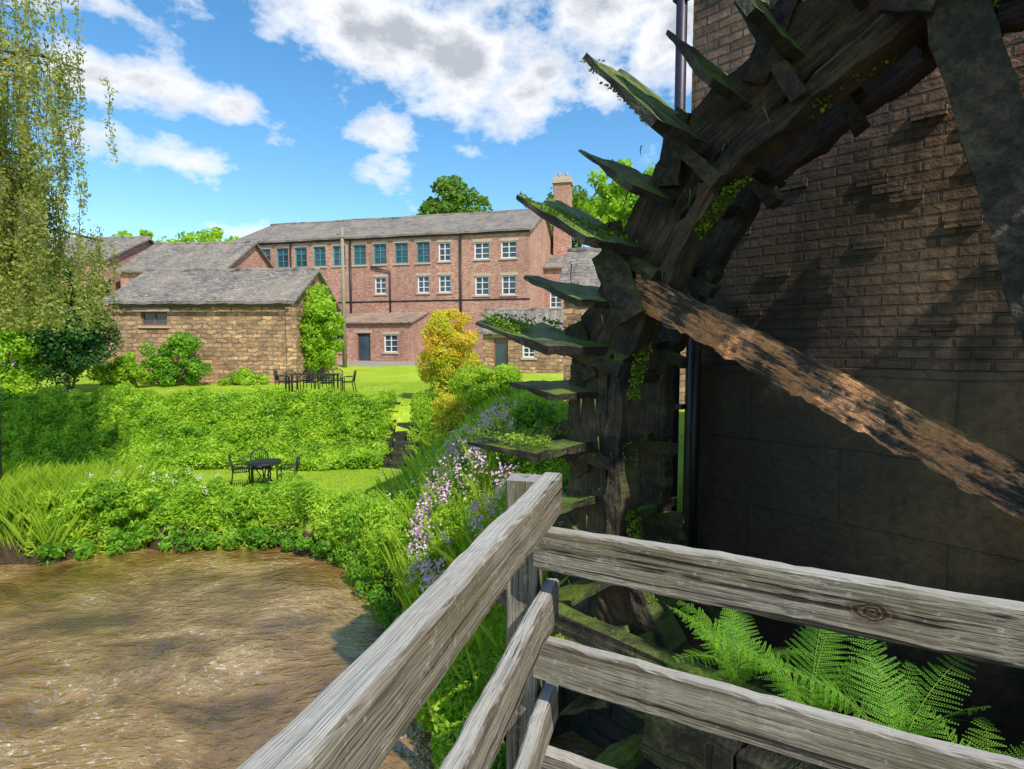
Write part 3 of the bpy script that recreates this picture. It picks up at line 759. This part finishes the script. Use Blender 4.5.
k=(height(x,y)>.15)&~((q<4.4)&(mm<1.7))&~((x<-2.5)&(y>12.9)&(y<18)); x=x[k];y=y[k]
kn=y<10
carpet("slope_ground_cover",x[kn],y[kn],.2,.6,F_bright,.075,.022,3.4); carpet("slope_ground_cover",x[~kn],y[~kn],.25,.7,F_bright,.11,.04,2.2)
P=[]
for k in range(130):
    x=rng.uniform(-1.7,.15); y=rng.uniform(6.3,11); z=float(height(x,y))+rng.uniform(.5,.85)
    if z<1.0: continue
    P.append(rng.normal(0,1,(26,3))*np.array([.06,.06,.11])+np.array((x,y,z)))
P=np.concatenate(P); quads("pink_wildflowers",leaves(P,np.zeros_like(P)+(0,-.5,.6),.045,.038,.6),F_pink)
P=[]
for k in range(40):
    x,y=(rng.uniform(-3.2,-1),rng.uniform(11,16)) if k%2 else (rng.uniform(-10,-7),rng.uniform(12.6,13.4)); z=float(height(x,y))+rng.uniform(.5,.9)
    P.append(rng.normal(0,1,(14,3))*np.array([.04,.04,.05])+np.array((x,y,z)))
P=np.concatenate(P); quads("cream_wildflowers",leaves(P,np.zeros_like(P)+(0,-.5,.6),.035,.03,.6),F_white)
def blades(name,x,y,hm,hs,w,mat,lean_=.35):
    n=len(x); z=height(x,y); b=np.stack([x,y,z-.02],-1)
    h=hm+hs*rng.random(n); d=rng.normal(0,lean_,(n,2))*h[:,None]
    tip=b+np.concatenate([d,h[:,None]],1); an=rng.uniform(0,6.28,n); s=np.stack([np.cos(an),np.sin(an),0*an],-1)*w/2
    mid=b+(tip-b)*.55-np.concatenate([d*.15,0*h[:,None]],1)
    return quads(name,np.stack([b-s,b+s,mid+s*.8,tip],1),mat)
x,y=on_ground(50000,-10.5,-2.5,12.6,18); k=height(x,y)>.5
x2,y2=on_ground(45000,-20,-1.5,19,26.5)
x=np.concatenate([x[k],x2]); y=np.concatenate([y[k],y2])
blades("lawn_grass",x,y,.02,.05,.014,F_grass,.5)
x,y=on_ground(24000,-16,-9.4,10.2,14.6); k=height(x,y)>.1
blades("tall_reeds",x[k],y[k],.30,.65,.012,F_grass,.28)
x,y=on_ground(5000,-3.0,.2,5.2,19); k=(height(x,y)>.15); blades("slope_grass",x[k],y[k],.35,.5,.008,F_grass,.3)

def shrub(name,c,r,nl,lr,n,mat,L,W):
    e=empty(name,(c[0],c[1],float(height(c[0],c[1]))))
    P,N=cloud((0,0,c[2]),r,nl,lr,n); k=P[:,2]>.02; P=P[k]; N=N[k]
    quads("foliage",leaves(P,N,L,W,.7),mat,parent=e)
    br=[]
    for k in range(7):
        an=rng.uniform(0,6.28); br.append([(0,0,-.1,.05),(math.cos(an)*r[0]*.3,math.sin(an)*r[1]*.3,c[2]*.7,.035),(math.cos(an)*r[0]*.6,math.sin(an)*r[1]*.6,c[2]*1.2,.012)])
    tubes("stems",br,M_bark,e,6)
shrub("evergreen_tree",(-17.4,22,2.7),(1.6,1.6,2.8),60,.55,20000,F_dark,.16,.08)
shrub("garden_shrub",(-19.0,21,1.6),(1.5,1.3,2.1),45,.45,12000,F_bright,.15,.08)
shrub("garden_shrub",(-15.3,25.4,1.1),(1.7,.7,1.4),40,.30,9000,F_bank,.14,.07)
shrub("garden_shrub",(-17.2,24.6,.7),(1.3,.6,.9),26,.3,6000,F_bright,.14,.08)
shrub("garden_shrub",(-12.6,25.9,.3),(1.6,.4,.45),22,.2,4000,F_bright,.12,.06)
shrub("climbing_ivy",(-9.55,28.0,2.6),(1.25,.9,2.7),80,.34,17000,F_bright,.15,.09)
shrub("golden_shrub",(-2.15,19.4,1.6),(1.15,.95,1.8),70,.30,22000,F_yellow,.1,.045)
shrub("golden_shrub",(-1.9,16.6,.9),(.7,.6,1.1),36,.22,9000,F_yellow,.08,.04)
shrub("green_shrub",(-.9,17.6,1.0),(1.2,1.0,1.15),40,.28,12000,F_bright,.11,.045)
shrub("wall_ivy",(1.25,6.9,.9),(.6,.7,1.0),30,.25,9000,F_dark,.09,.07)
shrub("wall_ivy",(.2,8.6,.6),(.6,.6,.6),26,.2,7000,F_bank,.08,.05)

def tree(name,x,y,z0,H,rx,rz,cz,n,mat=None,L=.42,W=.28,trunk=.35,nl=70,lr=1.0):
    e=empty(name,(x,y,z0)); paths=[[(0,0,-.3,trunk),(.1,0,H*.3,trunk*.8),(0,.1,H*.55,trunk*.5),(.1,0,H*.85,trunk*.12)]]
    for k in range(11):
        an=k*2.4; h=H*(.28+.045*k); l=rx*(.85-.03*k)
        paths.append([(0,0,h,trunk*.4),(math.cos(an)*l*.5,math.sin(an)*l*.5,h+l*.35,trunk*.22),(math.cos(an)*l,math.sin(an)*l,h+l*.6,trunk*.06)])
    tubes("trunk_and_limbs",paths,M_bark,e,8)
    P,N=cloud((0,0,cz),(rx,rx,rz),nl,lr,n)
    quads("crown",leaves(P,N,L,W,.8),mat or F_tree,parent=e)
tree("oak_tree",-6.6,62,3.5,19,4.7,5.2,14.6,13000,lr=.9,nl=90)
tree("ash_tree",11.5,56,3.5,17,5.2,5.2,14.5,14000,F_bright,lr=.9,nl=90)
tree("ash_tree",16.5,52,3.5,16,4.2,4.6,13.0,9000,F_bright,lr=1.0)
tree("ash_tree",5.0,60,3.5,15,3.4,3.8,14.3,8000,F_tree)
tree("oak_tree",-33.5,62,3.5,13,4.6,3.8,10.6,9000,F_bright,lr=.9)
tree("oak_tree",-38.5,60,3.5,12,4.6,3.8,9.8,9000,F_bright,lr=.9)
it=[]
for x in np.arange(-150,150,6.5):
    it.append(((x+rng.uniform(-2,2),95+rng.uniform(-8,8),7),(5,4,5+rng.uniform(-1,2)),14,1.8,800))
mass("distant_woodland",it,F_tree,1.0,.7)

wb=empty("weeping_birch",(-12.0,12.6,float(height(-12.0,12.6))))
paths=[[(0,0,-.2,.24),(.15,.1,4,.19),(.1,.2,8,.13),(.4,0,13,.04)]]
strands=[];LP=[]
for k in range(38):
    an=rng.uniform(0,6.28); h=rng.uniform(6.0,12.6); l=rng.uniform(1.2,2.4)*(1.15-.02*h)
    paths.append([(.1,.1,h-.8,.06),(math.cos(an)*l*.5,math.sin(an)*l*.5,h+.3,.04),(math.cos(an)*l,math.sin(an)*l,h+.1,.02)])
    for j in range(17):
        t=rng.uniform(.3,1.1); x0=math.cos(an)*l*t+rng.normal(0,.25); y0=math.sin(an)*l*t+rng.normal(0,.25); zz=h+.2+rng.normal(0,.2)
        ln=rng.uniform(1.4,3.8); ln=min(ln,zz-4.2 if zz>4.8 else .6); pts=[]
        sx,sy=rng.normal(0,.10,2)
        for s in np.linspace(0,1,6): pts.append((x0+sx*s*ln*.6+.04*math.sin(s*9),y0+sy*s*ln*.6,zz-ln*s,.007*(1-s)+.003))
        strands.append(pts)
        n=int(ln*85); ss_=rng.random(n)
        LP.append(np.stack([x0+sx*ss_*ln*.6+.04*np.sin(ss_*9),y0+sy*ss_*ln*.6,zz-ln*ss_],-1)+rng.normal(0,.06,(n,3)))
tubes("trunk_and_limbs",paths,M_bark,wb,8); tubes("hanging_twigs",strands,M_bark,wb,3)
LP=np.concatenate(LP); quads("hanging_leaves",leaves(LP,np.zeros_like(LP)+(0,-.3,.3),.085,.042,1,down=.6),F_willow,parent=wb)

# ------------------------------------------------------------------ garden furniture
def chair(x,y,rz,name="garden_chair"):
    e=empty(name,(x,y,float(height(x,y))),rz); r=.018
    pa=[]
    for sx in (-.22,.22):
        pa.append([(sx,-.2,.0,r),(sx,-.2,.62,r),(sx,-.1,.66,r),(sx,.2,.66,r)])
        pa.append([(sx,.26,.0,r),(sx,.2,.45,r),(sx*.98,.27,.78,r)])
    pa.append([(-.215,.27,.78,r),(-.14,.28,.87,r),(0,.29,.9,r),(.14,.28,.87,r),(.215,.27,.78,r)])
    pa.append([(-.22,.21,.5,r*.8),(.22,.21,.5,r*.8)])
    for k in range(7):
        sx=-.16+.32*k/6; pa.append([(sx,.21,.5,.009),(sx*1.05,.285,.86-.04*abs(k-3)/3,.009)])
    for a in ((-.22,-.2,.22,-.2),(-.22,.2,.22,.2),(-.22,-.2,-.22,.2),(.22,-.2,.22,.2)): pa.append([(a[0],a[1],.44,r*.8),(a[2],a[3],.44,r*.8)])
    for k in range(8):
        yy=-.18+.36*k/7; pa.append([(-.21,yy,.45,.014),(.21,yy,.45,.014)])
    tubes("frame",pa,M_iron,e,6)
def table_round(x,y):
    e=empty("garden_table",(x,y,float(height(x,y))))
    tubes("top",[[(0,0,.70,.45),(0,0,.725,.45)]],M_iron,e,28)
    pa=[]
    for k in range(4):
        an=k*1.57+.6; pa.append([(math.cos(an)*.32,math.sin(an)*.32,0,.018),(math.cos(an)*.08,math.sin(an)*.08,.35,.018),(math.cos(an)*.28,math.sin(an)*.28,.70,.018)])
    tubes("legs",pa,M_iron,e,6)
table_round(-6.6,14.7); chair(-7.35,15.0,R(115)); chair(-5.9,14.5,R(-80)); chair(-7.0,15.4,R(30))
def table_long(x,y,rz):
    e=empty("long_garden_table",(x,y,float(height(x,y))),rz)
    boxes("slatted_top",[(-.9,.9,-.42+.12*k,-.42+.12*k+.1,.70,.73) for k in range(7)],M_iron,e)
    boxes("legs",[(sx-.03,sx+.03,sy-.03,sy+.03,0,.699) for sx in (-.8,.8) for sy in (-.35,.35)],M_iron,e)
table_long(-7.85,22.3,R(5))
for dx,dy,rz in ((-.6,.75,0),(0,.78,0),(.6,.75,0),(-.6,-.75,180),(0.1,-.75,180),(.7,-.7,180),(1.3,.05,-90),(-1.3,0,90)): chair(-7.85+dx,22.3+dy,R(rz+5))
tp=empty("telegraph_pole",(-9.85,33,3.1))
tubes("pole",[[(0,0,0,.13),(0,0,8.3,.09)]],M_pole,tp,10)
boxes("cross_arm",[(-.5,.5,-.11,-.03,7.7,7.8)],M_pole,tp)
stp=empty("stone_steps",(-3.75,17.2,.7))
boxes("treads",[(-.1,.75,.34*k,.34*k+.36,.0,.26*(k+1)) for k in range(7)],M_pit,stp,.02)
boxes("side_wall",[(-.45,-.12,.35*k,.35*k+.34,0,.35+.26*k) for k in range(7)],M_pit,stp,.02)
